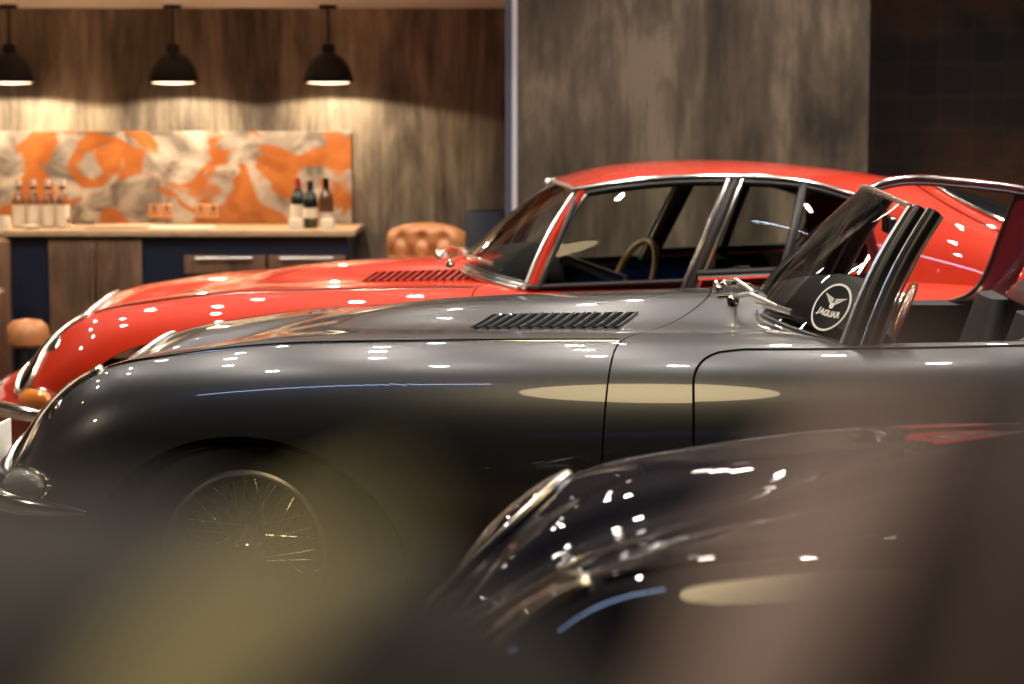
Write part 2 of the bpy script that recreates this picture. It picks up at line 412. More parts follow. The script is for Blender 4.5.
def curve_pts(ctrl_, n=24):
    """smooth open curve through 3-D points"""
    c = np.array(ctrl_, float); t = np.r_[0, np.cumsum(np.linalg.norm(np.diff(c, axis=0), axis=1))]
    sp = [Spl(t, c[:, k]) for k in range(3)]; tt = np.linspace(0, t[-1], n)
    return np.stack([q(tt) for q in sp], -1)

def make_wheel(parent, x, side, yc=.64):
    y = side * yc; o = side
    w_ = bpy.data.objects.new('wheel', None); COL.objects.link(w_); w_.parent = parent; w_.location = (x, y, .325)
    # axis along local y, outer face towards o
    ty = MB().lathe([(.205, -.085), (.24, -.10), (.285, -.098), (.312, -.075), (.322, -.03), (.322, .03), (.312, .075), (.285, .098), (.24, .10), (.205, .085)], axis='y', seg=56)
    ty.build('tyre', M['rubber'], w_)
    rim = MB().lathe([(.203, .092 * o), (.210, .088 * o), (.208, .078 * o), (.197, .070 * o), (.190, .03 * o), (.178, 0), (.190, -.05 * o), (.205, -.088 * o), (.199, -.088 * o), (.180, -.05 * o), (.168, 0), (.182, .035 * o), (.190, .072 * o), (.196, .088 * o), (.203, .092 * o)], axis='y', seg=64)
    rim.build('rim', M['satin'], w_)
    sp = MB()
    N = 60
    for k in range(N):
        a = 2 * PI * k / N; outer = k % 3 == 0
        tw = (1 if k % 2 else -1) * R(34 if not outer else 22)
        hr, hy = (.045, .085 * o) if outer else (.05, (.03 if k % 3 == 1 else -.04) * o)
        ry = .045 * o if outer else (.0 if k % 3 == 1 else .03 * o)
        rr = .188 if outer else .178
        sp.tube([(hr * math.cos(a + tw), hy, hr * math.sin(a + tw)), (rr * math.cos(a), ry, rr * math.sin(a))], .0021, 6, cap=False)
    sp.build('wire_spokes', M['chrome'], w_)
    hub = MB().lathe([(.0, .12 * o), (.018, .118 * o), (.03, .108 * o), (.036, .095 * o), (.05, .09 * o), (.055, .05 * o), (.055, -.05 * o), (.0, -.05 * o)], axis='y', seg=28)
    for sg in (-1, 1):
        hub.tube([(0, .105 * o, sg * .02), (sg * .006, .112 * o, sg * .05), (sg * .012, .116 * o, sg * .075)], [.014, .012, .006], 8, flat=.6)
    hub.build('hub_spinner', M['chrome'], w_)
    return w_

def make_seat(parent, x, y, mat):
    r = bpy.data.objects.new('seat', None); COL.objects.link(r); r.parent = parent; r.location = (x, y, .22)
    MB().box(-.42, .06, -.23, .23, .06, .22, .05).build('seat_cushion', mat, r)
    P = []
    for i in range(15):
        t = i / 14; z = .14 + t * .54; hw = .225 - .05 * max(0, t - .55) ** 1.3 * 4; row = []
        for k in range(20):
            a = 2 * PI * k / 20; row.append((.02 + .14 * t + .055 * (1 - .45 * t) * np.sign(math.cos(a)) * abs(math.cos(a)) ** .7, hw * np.sign(math.sin(a)) * abs(math.sin(a)) ** .6, z))
        P.append(row)
    b = MB().grid(P, closev=True); n = len(b.v)
    b.v.append((P[-1][0][0] * .5 + P[-1][10][0] * .5, 0, .695)); k0 = 14 * 20
    for k in range(20): b.f.append((k0 + k, k0 + (k + 1) % 20, n))
    b.build('seat_back', mat, r, auto=60)
    return r

def make_steering(parent, c, mat, tilt=24, yaw=0, r=.20):
    s_ = bpy.data.objects.new('steering_wheel', None); COL.objects.link(s_); s_.parent = parent; s_.location = c
    s_.rotation_euler = (0, R(tilt), R(yaw))      # wheel axis = local x, pointing back to the driver
    MB().tube([(0, r * math.cos(a), r * math.sin(a)) for a in np.linspace(0, 2 * PI, 49)[:-1]], .013, 10, closed=True).build('rim', mat, s_)
    sp = MB()
    for a in (R(0), R(180), R(270)):
        d = (math.cos(a), math.sin(a)); q = (-d[1], d[0]); pts = []
        sp.add([(-.045 * (1 - t) + .0 - .001, d[0] * t * (r - .008) + q[0] * w_, d[1] * t * (r - .008) + q[1] * w_) for t in (.1, 1) for w_ in (-.014, .014)] +
               [(-.045 * (1 - t) + .003, d[0] * t * (r - .008) + q[0] * w_, d[1] * t * (r - .008) + q[1] * w_) for t in (.1, 1) for w_ in (-.014, .014)],
               [(0, 2, 3, 1), (4, 5, 7, 6), (0, 1, 5, 4), (2, 6, 7, 3), (0, 4, 6, 2), (1, 3, 7, 5)])
    sp.build('spokes', M['chrome'], s_, smooth=False)
    MB().lathe([(0, -.01), (.03, -.015), (.036, -.04), (.03, -.06), (.018, -.32), (0, -.32)], axis='x').build('hub', M['chrome'], s_)
    return s_

HUB0 = 0.0
def set_hub(x):
    global ARCHES, HUB0
    HUB0 = x; ARCHES = ((x, .43, .385 + (.06 if x else 0)), (2.44, .42, .30))
def make_car(kind, mat, label, loc, yaw, sidelamp, cab=0.0, plate=True, group=None):
    """cab shifts the windscreen forward (metres) for the fixed roof car"""
    root = thing('sports_car', label, 'car', loc, R(yaw), group)
    part = lambda mb, name, m, **k: mb.build(name, m, root, **k)
    # --- bonnet: one clamshell with wings, nose and bulge
    rows = np.r_[-np.linspace(1, RA, 22), -np.linspace(RA, 0, 40)[1:], np.linspace(0, RA, 40)[1:], np.linspace(RA, 1, 22)[1:]]
    st = arch_stations(-.80, .90, .022); st = (st + .80) / 1.70
    fine = []
    for a, b in zip(st[:-1], st[1:]):
        fine += [a] + ([(a + b) / 2] if (a * 1.7 - .8) < -.38 and b - a > .005 else [])
    st = np.array(fine + [1.0])
    P = patch(lambda r: -.80, lambda r: float(BON_R(r)), rows, st)
    mask = [[True] * (len(rows) - 1) for _ in range(len(st) - 1)]
    for i in range(len(st) - 1):
        for j in range(len(rows) - 1):
            xm = P[i:i + 2, j:j + 2, 0].mean()
            if xm < -.38:
                um = float(abs(U(np.array([xm]), np.array([(rows[j] + rows[j + 1]) / 2]))[0]))
                if in_loop(xm, um): mask[i][j] = False
    part(MB().grid(P.tolist(), mask=mask), 'bonnet', mat, solid=.006)
    # seams of the bonnet
    for sg in (-1, 1):
        part(MB().tube(SN(np.linspace(-.40, .945, 50), np.full(50, 4.0 * sg), .0005), .0035, 6), 'bonnet_seam', M['gap'])
        part(MB().tube(SN(np.linspace(-.40, .945, 50), np.full(50, 4.06 * sg), .0005), .0016, 6), 'seam_bead', M['chrome'])
    rr = np.linspace(-1, 1, 90); xr = np.array([float(BON_R(abs(r))) for r in rr]) + .003
    part(MB().tube(SN(xr, U(xr, rr), -.003), .0034, 6), 'bonnet_gap', M['gap'])
    # --- scuttle and sides
    foot = 1.50 - cab
    side_end = 3.72
    gapx = .005
    belt_r = 4.2 / 4.5 * RA
    st2 = arch_stations(.91, side_end, .035); st2 = (st2 - .91) / (side_end - .91)
    xo = lambda r: foot - .165 + .20 * (r / belt_r) ** 2
    body = MB()
    for sg in (-1, 1):
        rws = sg * np.r_[np.linspace(belt_r, RA, 5), np.linspace(RA, 1, 24)[1:]]
        P = patch(lambda r: float(BON_R(r)) + gapx, lambda r: side_end, rws, st2)
        body.grid(P.tolist(), flip=sg < 0)
    rws = np.linspace(-belt_r, belt_r, 61)
    P = patch(lambda r: float(BON_R(r)) + gapx, xo, rws, np.linspace(0, 1, 16)); body.grid(P.tolist())
    if kind == 'roadster':
        xr_ = lambda r: 2.16 + (-.22) * max(0, (r / belt_r)) ** 4
        P = patch(xr_, lambda r: side_end, rws, np.linspace(0, 1, 40)); body.grid(P.tolist())
    # tail closing
    rt = np.linspace(-1, 1, 40); ring = S(np.full(40, side_end), U(np.full(40, side_end), rt)); c = ring.mean(0) + np.array([.06, 0, 0])
    if kind == 'roadster':
        body.grid([[(a + (c - a) * t + np.array([.0, 0, 0]) ).tolist() for a in ring] for t in np.linspace(0, 1, 6)])
    else:
        body.grid([[(a + (c - a) * t).tolist() for a in ring] for t in np.linspace(0, 1, 6)])
    gh = Spl([1.10, 1.31, 1.94, 2.60, 3.1, 3.72], [1.013, 1.20, 1.76, 2.345, 2.90, 3.72])
    if kind == 'coupe':
        CX = [1.30, 1.45, 1.6, 1.8, 2.0, 2.2, 2.345, 2.6, 2.9, 3.2, 3.5, 3.72]
        CY = Spl(CX, [.515, .522, .525, .525, .52, .51, .50, .49, .48, .45, .38, .30])
        CZ = Spl(CX, [1.198, 1.222, 1.238, 1.246, 1.240, 1.212, 1.168, 1.10, 1.0, .885, .75, .65])
        RZ = Spl([1.28, 1.4, 1.6, 1.85, 2.1, 2.35, 2.6, 2.9, 3.2, 3.5, 3.72], [1.208, 1.250, 1.282, 1.292, 1.284, 1.258, 1.222, 1.155, 1.05, .88, .70])
        def roofP(x, t):
            a = abs(t); zc_ = float(CZ(x)); zr = max(float(RZ(x)), zc_ + .004)
            return (x, float(CY(x)) * t, zc_ + (zr - zc_) * (1 - a ** 2.3))
        tt = np.linspace(-1, 1, 41)
        P = [[roofP((1.285 + .028 * t * t) + (side_end - 1.285 - .028 * t * t) * q, t) for t in tt] for q in np.linspace(0, 1, 60)]
        part(MB().grid(P), 'roof', mat, solid=.012)
        for sg in (-1, 1):       # rear quarter between cant rail and flank
            P = []
            for q in np.linspace(0, 1, 34):
                row = []
                for w_ in np.linspace(0, 1, 16):
                    x0 = 2.345 + .05 * math.sin(w_ * PI) - .02 * w_; x = x0 + (side_end - x0) * q
                    a = np.array([x, float(CY(x)), float(CZ(x))]); b = S(x, 4.2)
                    p = a + (b - a) * w_; bul = math.sin(w_ * PI) * .035 * (1 - q) ** .5
                    p = p + np.array([0, .45, .35]) * bul - np.array([0, 0, .03]) * math.sin(w_ * PI) ** 2 * 0
                    row.append((p[0], p[1] * sg, p[2]))
                P.append(row)
            body.grid(P, flip=sg < 0)
    part(body, 'body_shell', mat, solid=.006)
    # --- doors
    d0, d1 = 1.13, (2.12 if kind == 'roadster' else 1.70)
    for sg in (-1, 1):
        ts = np.r_[np.linspace(0, .3, 12), np.linspace(.3, 1, 16)[1:]]
        r0, r1 = RA * (4.42 / 4.5) + 0, .96
        def xf_(t): return d0 + .13 * (1 - math.sqrt(max(0, 1 - (1 - min(1, t / .22)) ** 2))) + .05 * max(0, t - .75) ** 2 * 8
        def xb_(t): return d1 - .03 * t
        P = []
        for s_ in np.linspace(0, 1, 36):
            x = np.array([xf_(t) + (xb_(t) - xf_(t)) * s_ for t in ts]); rws = sg * (r0 + (r1 - r0) * ts)
            P.append(SN(x, U(x, rws), .003))
        part(MB().grid(P if False else np.array(P).tolist(), flip=sg < 0), 'door', mat, solid=.004)
        edge = [P[i][0] for i in range(35, -1, -1)] + [P[0][j] for j in range(1, len(ts))] + [P[i][-1] for i in range(1, 36)] + [P[35][j] for j in range(len(ts) - 2, 0, -1)]
        part(MB().tube(edge, .0036, 6, closed=True), 'door_gap', M['gap'])
        hx = d1 - .16
        hp = SN(np.array([hx, hx + .02, hx + .11, hx + .13]), np.full(4, 4.95 * sg), np.array([0.003, .03, .03, .003])[:, None])
        part(MB().tube(hp, .007, 8), 'door_handle', M['chrome'])
    # --- underside and wheels
    ub = MB().box(-.68, .40, -.45, .45, .20, .50, .02); ub.box(.40, 2.05, -.70, .70, .19, .27, .02); ub.box(2.05, 3.5, -.45, .45, .22, .50, .02)
    part(ub, 'underbody', M['trimblack'])
    for c_, a_, b_ in ARCHES:
        for sg in (-1, 1):
            wl = MB().grid([[(c_ + .42 * math.cos(t), sg * y, .24 + .36 * math.sin(t)) for y in (.44, .745)] for t in np.linspace(0, PI, 20)])
            part(wl, 'wheel_well', M['trimblack'])
    for c_, _, _ in ARCHES:
        for sg in (-1, 1): make_wheel(root, c_, sg)
    # --- headlamps
    for sg in (-1, 1):
        hl = bpy.data.objects.new('headlamp', None); COL.objects.link(hl); hl.parent = root
        n = len(LOOP); cx_, cu = LOOP.mean(0)
        tr = SN(LOOP[:, 0], LOOP[:, 1] * sg, .003)
        MB().tube(tr, .0105, 8, closed=True).build('trim_ring', M['bright'], hl)
        G, Bk = [], []
        for q in np.linspace(0.001, 1, 9):
            xx = cx_ + (LOOP[:, 0] - cx_) * q; uu = (cu + (LOOP[:, 1] - cu) * q) * sg
            G.append(SN(xx, uu, .004 + .010 * (1 - q * q)).tolist()); Bk.append(SN(xx, uu, -.016 * (1 - q ** 3)).tolist())
        MB().grid(G, closev=True, flip=sg > 0).build('cover_glass', M['lampglass'], hl, auto=80)
        MB().grid(Bk, closev=True, flip=sg > 0).build('bucket', M['lampsilver'], hl, auto=80)
        lc = SN(np.array(-.57), np.array(4.45 * sg), -.052)
        MB().lathe([(0, -.035), (.05, -.028), (.078, -.008), (.085, .01), (.075, .03)], axis='x', c=lc.tolist()).build('lens', M['chrome'], hl)
    # --- side lamps and bumper
    for sg in (-1, 1):
        sl = bpy.data.objects.new('side_lamp', None); COL.objects.link(sl); sl.parent = root
        xs = np.linspace(-.655, -.53, 15); P = []
        for i, x in enumerate(xs):
            t = (i / 14) * 2 - 1; h = .033 * math.sqrt(max(0, 1 - abs(t) ** 3.2)) + .001; row = []
            for k in range(12):
                a = 2 * PI * k / 12
                b0 = side_pt(x, .475 + h * math.sin(a), sg)
                row.append((b0[0] - .010 * max(0, math.cos(a)), b0[1] + sg * (.006 + .028 * (.5 + .5 * math.cos(a))), b0[2]))
            P.append(row)
        MB().grid(P, closev=True).build('lens', sidelamp, sl, auto=70)
        rimp = []
        for a in np.linspace(0, 2 * PI, 33)[:-1]:
            ca, sa = math.cos(a), math.sin(a)
            rimp.append(side_pt(-.5925 + .066 * np.sign(ca) * abs(ca) ** .8, .475 + .037 * np.sign(sa) * abs(sa) ** .8, sg) + np.array([0, sg * .006, 0]))
        MB().tube(rimp, .006, 8, closed=True).build('bezel', M['chrome'], sl)
        e = side_pt(-.522, .475, sg)
        MB().lathe([(0, 0), (.006, .002), (.008, .008), (.004, .016), (0, .018)], axis='x', c=(e[0] - .002, e[1] + sg * .012, e[2]), seg=12).build('screw_boss', M['chrome'], sl)
    bp = []; br_ = []
    for t in np.linspace(0, 1, 26):
        x = -.395 - .435 * math.sin(t * PI / 2) ** .9
        base = side_pt(max(x, -.79), .415, 1); y = base[1] + .022
        if t > .9: y = y
        bp.append((x - .01, y, .418 + .006 * math.sin(t * PI))); br_.append(.006 + .024 * min(1, t / .3) ** .6)
    for sg in (-1, 1):
        pts = [(p[0], p[1] * sg, p[2]) for p in bp] + [(-.845, .18 * sg, .418)]
        part(MB().tube(pts, br_ + [.026], 12, flat=1.0), 'bumper', M['chrome'])
    part(MB().tube([(-.815, -.26, .39), (-.825, 0, .392), (-.815, .26, .39)], .008, 8), 'grille_bar', M['chrome'])
    mo = MB().grid([[(-.79, y, z) for z in np.linspace(.315, .465, 4)] for y in np.linspace(-.29, .29, 10)]); part(mo, 'mouth', M['gap'], solid=.01)
    if plate: part(MB().box(-.885, -.875, -.25, .25, .375, .525, .004), 'number_plate', M['plate'])
    for y in (-.1, .1): part(MB().tube([(-.78, y, .36), (-.878, y, .40)], .008), 'plate_bracket', M['trimblack'])
    # --- bonnet louvres: two banks beside the bulge
    for sg in (-1, 1):
        lb = MB(); lips = MB()
        for k in range(14):
            x0 = .555 + k * .0285
            us = np.linspace(3.02, 1.95, 8); xs = x0 + (3.02 - us) / 1.07 * .055
            for arr, o1, wd in ((lb, .0040, .0088),):
                a = SN(xs - wd, us * sg, o1); b = SN(xs + wd, us * sg, o1 - .0012); arr.grid([a.tolist(), b.tolist()], flip=sg < 0)
            lips.tube(SN(xs + .0125, us * sg, .003), .0040, 6)
        part(lb, 'louvre_slots', M['gap']); part(lips, 'louvre_blades', mat)
    # scuttle vent
    vx, vy = 1.245 - cab * .2, .10
    vb = MB(); vg = MB()
    zt = lambda x, y: float(np.interp(abs(y), *[S(np.full(30, x), np.linspace(0, 4, 30))[:, k] for k in (1, 2)]))
    vb.add([(x, y, zt(x, y) + .003) for x, y in ((vx - .03, -.16), (vx + .03, -.16), (vx + .03, .16), (vx - .03, .16))], [(0, 1, 2, 3)])
    part(vb, 'scuttle_vent', M['gap'], smooth=False, solid=.002)
    for x in np.linspace(vx - .03, vx + .03, 4): vg.tube([(x, y, zt(x, y) + .006) for y in (-.16, 0, .16)], .0018, 5)
    for y in np.linspace(-.16, .16, 13): vg.tube([(vx - .03, y, zt(vx, y) + .006), (vx + .03, y, zt(vx, y) + .006)], .0018, 5)
    part(vg, 'vent_grille', M['chrome'])
    # --- windscreen
    if kind == 'roadster':
        base = lambda t: np.array([foot - .20 + .20 * abs(t) ** 2.8, .615 * t, .885 - .050 * t * t])
        top = lambda t: np.array([foot + .135 + .045 * abs(t) ** 2.8, .52 * t, 1.222 - .03 * t * t])
    else:
        base = lambda t: np.array([foot - .20 + .20 * abs(t) ** 2.6, .62 * t, .900 - .045 * t * t])
        top = lambda t: np.array([1.285 + .025 * t * t, .515 * t, 1.205 - .012 * t * t])
    tt = np.linspace(-1, 1, 33)
    def scr(t, q):
        p = base(t) + (top(t) - base(t)) * q; return p + np.array([-.012, 0, .010]) * math.sin(q * PI)
    ws = MB().grid([[scr(t, q).tolist() for q in np.linspace(0, 1, 13)] for t in tt], flip=True).build('windscreen', M['glass'], root)
    MB().tube([base(t) + np.array([-.004, 0, .004]) for t in tt], .011, 8).tube([base(t) + np.array([-.022, 0, -.004]) for t in tt], .009, 8).build('base_trim', M['chrome'], ws)
    MB().tube([base(t) + np.array([.012, 0, .012]) for t in tt], .010, 8).build('base_seal', M['trimblack'], ws)
    hd = MB().tube([top(t) + np.array([.004, 0, .004]) for t in tt], .0075, 8)
    if kind == 'roadster': hd.tube([top(t) + np.array([.016, 0, .000]) for t in tt], .005, 8)
    hd.build('header_rail', M['bright'], ws)
    for sg in (-1, 1):
        qs = np.linspace(-.02, 1.0, 14)
        if kind == 'roadster':
            MB().tube([scr(sg, q) + np.array([.006, 0, 0]) for q in qs], .0095, 8, flat=1.2).build('post_trim', M['bright'], ws)
            MB().tube([scr(sg, q) + np.array([.030, sg * .004, 0]) for q in qs], .0165, 10).build('post_seal', M['trimblack'], ws)
            MB().tube([scr(sg, q) + np.array([.052, sg * .010, 0]) for q in qs], .0058, 8).build('post_trim', M['bright'], ws)
            MB().tube([scr(sg, q) + np.array([.075, sg * .0, -.002]) for q in np.linspace(-.02, .97, 14)], .019, 10).build('post_seal', M['trimblack'], ws)
            MB().tube([scr(sg, q) + np.array([.098, sg * .004, -.006]) for q in np.linspace(.0, .95, 14)], .004, 8).build('post_trim', M['bright'], ws)
        else:
            MB().tube([scr(sg, q) + np.array([.002, 0, 0]) for q in qs], .0085, 8).build('post_trim', M['bright'], ws)
            MB().tube([scr(sg, q) + np.array([.026, sg * .004, 0]) for q in qs], .015, 8).build('post', mat, ws)
            MB().tube([scr(sg, q) + np.array([.048, sg * .006, 0]) for q in qs], .0065, 8).build('post_trim', M['bright'], ws)
    # interior rear view mirror
    mz = 1.12 if kind == 'roadster' else 1.10
    mx_ = top(0)[0] + .02
    mr = MB().box(mx_ + .03, mx_ + .05, -.09, .09, mz - .022, mz + .028, .008); mr.tube([(mx_ + .04, 0, mz + .02), (mx_ - .0, 0, top(0)[2] - .012)], .005)
    part(mr, 'rear_view_mirror', M['chrome'])
    # --- wipers
    for k, t0 in enumerate((.62, 0.12, -.36)):
        wp = bpy.data.objects.new('wiper', None); COL.objects.link(wp); wp.parent = root
        pv = base(t0 * .9) + np.array([-.055, 0, -.0]); pv[2] = zt(pv[0], pv[1]) + .014
        tip = scr(np.clip(t0 - .26, -1, 1), .12) + np.array([-.022, 0, .014]); mid = (pv + tip) / 2 + np.array([-.012, 0, .022])
        MB().lathe([(0, -.02), (.018, -.018), (.017, .000), (.011, .007), (0, .009)], c=pv.tolist(), seg=14).build('spindle', M['chrome'], wp)
        MB().tube([pv, mid, tip], [.0075, .006, .005], 8).build('arm', M['bright'], wp)
        a_, b_ = scr(np.clip(t0 - .02, -1, 1), .08) + np.array([-.020, 0, .012]), scr(np.clip(t0 - .38, -.97, .97), .12) + np.array([-.020, 0, .012])
        MB().tube([a_, (a_ + b_) / 2 + np.array([-.010, 0, .006]), b_], .006, 6, flat=1.5).build('blade', M['bright'], wp)
    # washer jets
    for y in (-.09, .09):
        wj = MB().lathe([(0, 0), (.010, 0), (.010, .014), (.006, .02), (0, .022)], c=(foot - .28, y, zt(foot - .28, y)), seg=12)
        part(wj, 'washer_jet', M['chrome'])
    # --- cabin
    fx = foot
    # dashboard with rolled top
    P = []
    for y in np.linspace(-.60, .60, 25):
        row = []
        hump = .028 * math.exp(-((y - .33) / .2) ** 2)
        yy = (y / .62) ** 2
        for (dx, dz) in ((-.17, -.012), (-.02, .012), (.07, .020), (.125, .010), (.145, -.02), (.135, -.06), (.12, -.22), (.10, -.30)):
            row.append((fx + (max(dx, -.175 + .21 * (abs(y) / .60) ** 2.3) if dx < 0 else max(dx, .045 * (abs(y) / .60) ** 2.3)) + .03 * (1 - yy) * (1 if dx > 0 else .4), y, .872 + .062 * max(0, 1 - yy) * (1 if dz > -.1 else .3) + dz + hump * (1 if dz > -.1 else 0) - .012 * yy))
        P.append(row)
    part(MB().grid(P, flip=True), 'dashboard', M['blackleather'], solid=.01, auto=50)
    tb = MB()
    for sg in (-1, 1):
        P = [[(x, sg * y, z) for (y, z) in ((float(S(x, 4.2)[1]) - .004, float(S(x, 4.2)[2]) + .002), (float(S(x, 4.2)[1]) - .05, .85), (.60, .80), (.60, .26))] for x in np.linspace(fx + .0, 2.2, 12)]
        tb.grid(P, flip=sg > 0)
    tb.grid([[(2.2, y, z) for z in (.26, .90)] for y in np.linspace(-.62, .62, 6)])
    part(tb, 'cabin_lining', M['blackleather'], solid=.006)
    part(MB().box(1.35, 2.2, -.08, .08, .26, .52, .03), 'transmission_tunnel', M['blackleather'])
    sx = 1.94 if kind == 'roadster' else 1.86
    for sg in (-1, 1): make_seat(root, sx - .06, .33 * sg, M['blackleather'])
    if kind == 'roadster': make_steering(root, (1.73, .33, .745), M['wheelwooddark'], 24, -7.5)
    else: make_steering(root, (1.62, .33, .785), M['wheelwood'], 22, 14, .195)
    if kind == 'roadster':
        # folded hood behind the seats
        P = []
        for y in np.linspace(-.58, .58, 21):
            k = 1 - (abs(y) / .62) ** 4
            P.append([(2.24 + .17 * math.cos(a) * k, y, .90 + .075 * math.sin(a) * k) for a in np.linspace(0, 2 * PI, 17)[:-1]])
        part(MB().grid(P, closev=True), 'folded_hood', M['trimblack'])
    return root, dict(scr=scr, base=base, top=top, ws=ws, foot=foot, part=part, loc=locals())

def side_pt(x, z, sg):
    us = np.linspace(4.4, 8, 60); p = S(np.full(60, max(x, -.798)), us)
    y = np.interp(-z, -p[:, 2], p[:, 1]); return np.array([x, y * sg, z])

# ================================================================== large structure
def slab(name, mat, *b): return struct(MB().box(*b).build(name, mat, smooth=False))
slab('floor', M['floor'], -5.2, 5.2, -2.6, 11.6, -.1, 0)
slab('ceiling', M['ceil'], -5.2, 5.2, -2.6, 10.05, HALL_Z, HALL_Z + .1)
slab('ceiling_nook', M['nookceil'], -5.2, -.05, 9.95, 11.3, 1.975, 2.10)
slab('ceiling_passage', M['nookceil'], -.05, 1.575, 10.37, 11.3, 1.975, 2.10)
slab('ceiling_recess', M['ceil'], -.05, 5.2, 10.05, 11.6, HALL_Z, HALL_Z + .1)
slab('wall_bulkhead', M['wallpart'], -5.2, -.05, 9.85, 9.95, 1.975, HALL_Z)
slab('wall_nook', M['wallnook'], -5.2, 1.575, 11.16, 11.3, 0, 1.975)
slab('wall_partition', M['wallpart'], .0, 1.675, 10.25, 10.37, 0, HALL_Z)
slab('wall_return', M['wallpart'], 1.575, 1.675, 10.37, 11.3, 0, HALL_Z)
slab('wall_recess', M['tiles'], 1.675, 5.2, 11.3, 11.4, 0, HALL_Z)
slab('wall_left', M['wallnook'], -5.3, -5.2, -2.6, 11.3, 0, HALL_Z)
slab('wall_right', M['darkwall'], 5.2, 5.3, -2.6, 11.4, 0, HALL_Z)
slab('wall_rear', M['ceil'], -5.2, 5.2, -2.7, -2.6, 0, HALL_Z)
slab('trim_1', M['trimdark'], -.032, .0, 10.22, 10.30, 0, HALL_Z - .01)
slab('trim_2', M['trim'], 0, .024, 10.215, 10.27, 0, HALL_Z - .01)

# ================================================================== cars
grey, gi = make_car('roadster', M['grey'], 'dark grey open two-seater with wire wheels and a round badge on its windscreen', (-.640, 6.15, 0), -3, M['clearlens'])
set_hub(-.11)
red, ri = make_car('coupe', M['red'], 'bright red fixed-roof coupe parked behind the grey open car', (-1.090, 8.00, 0), 4, M['amber'], cab=.38)
red.scale = (.975, 1, .978)
set_hub(0.0)
navy, ni = make_car('roadster', M['navy'], 'navy blue car in front with only its glossy bonnet in view', (.53, 3.52, 0), 0, M['clearlens'], plate=False)

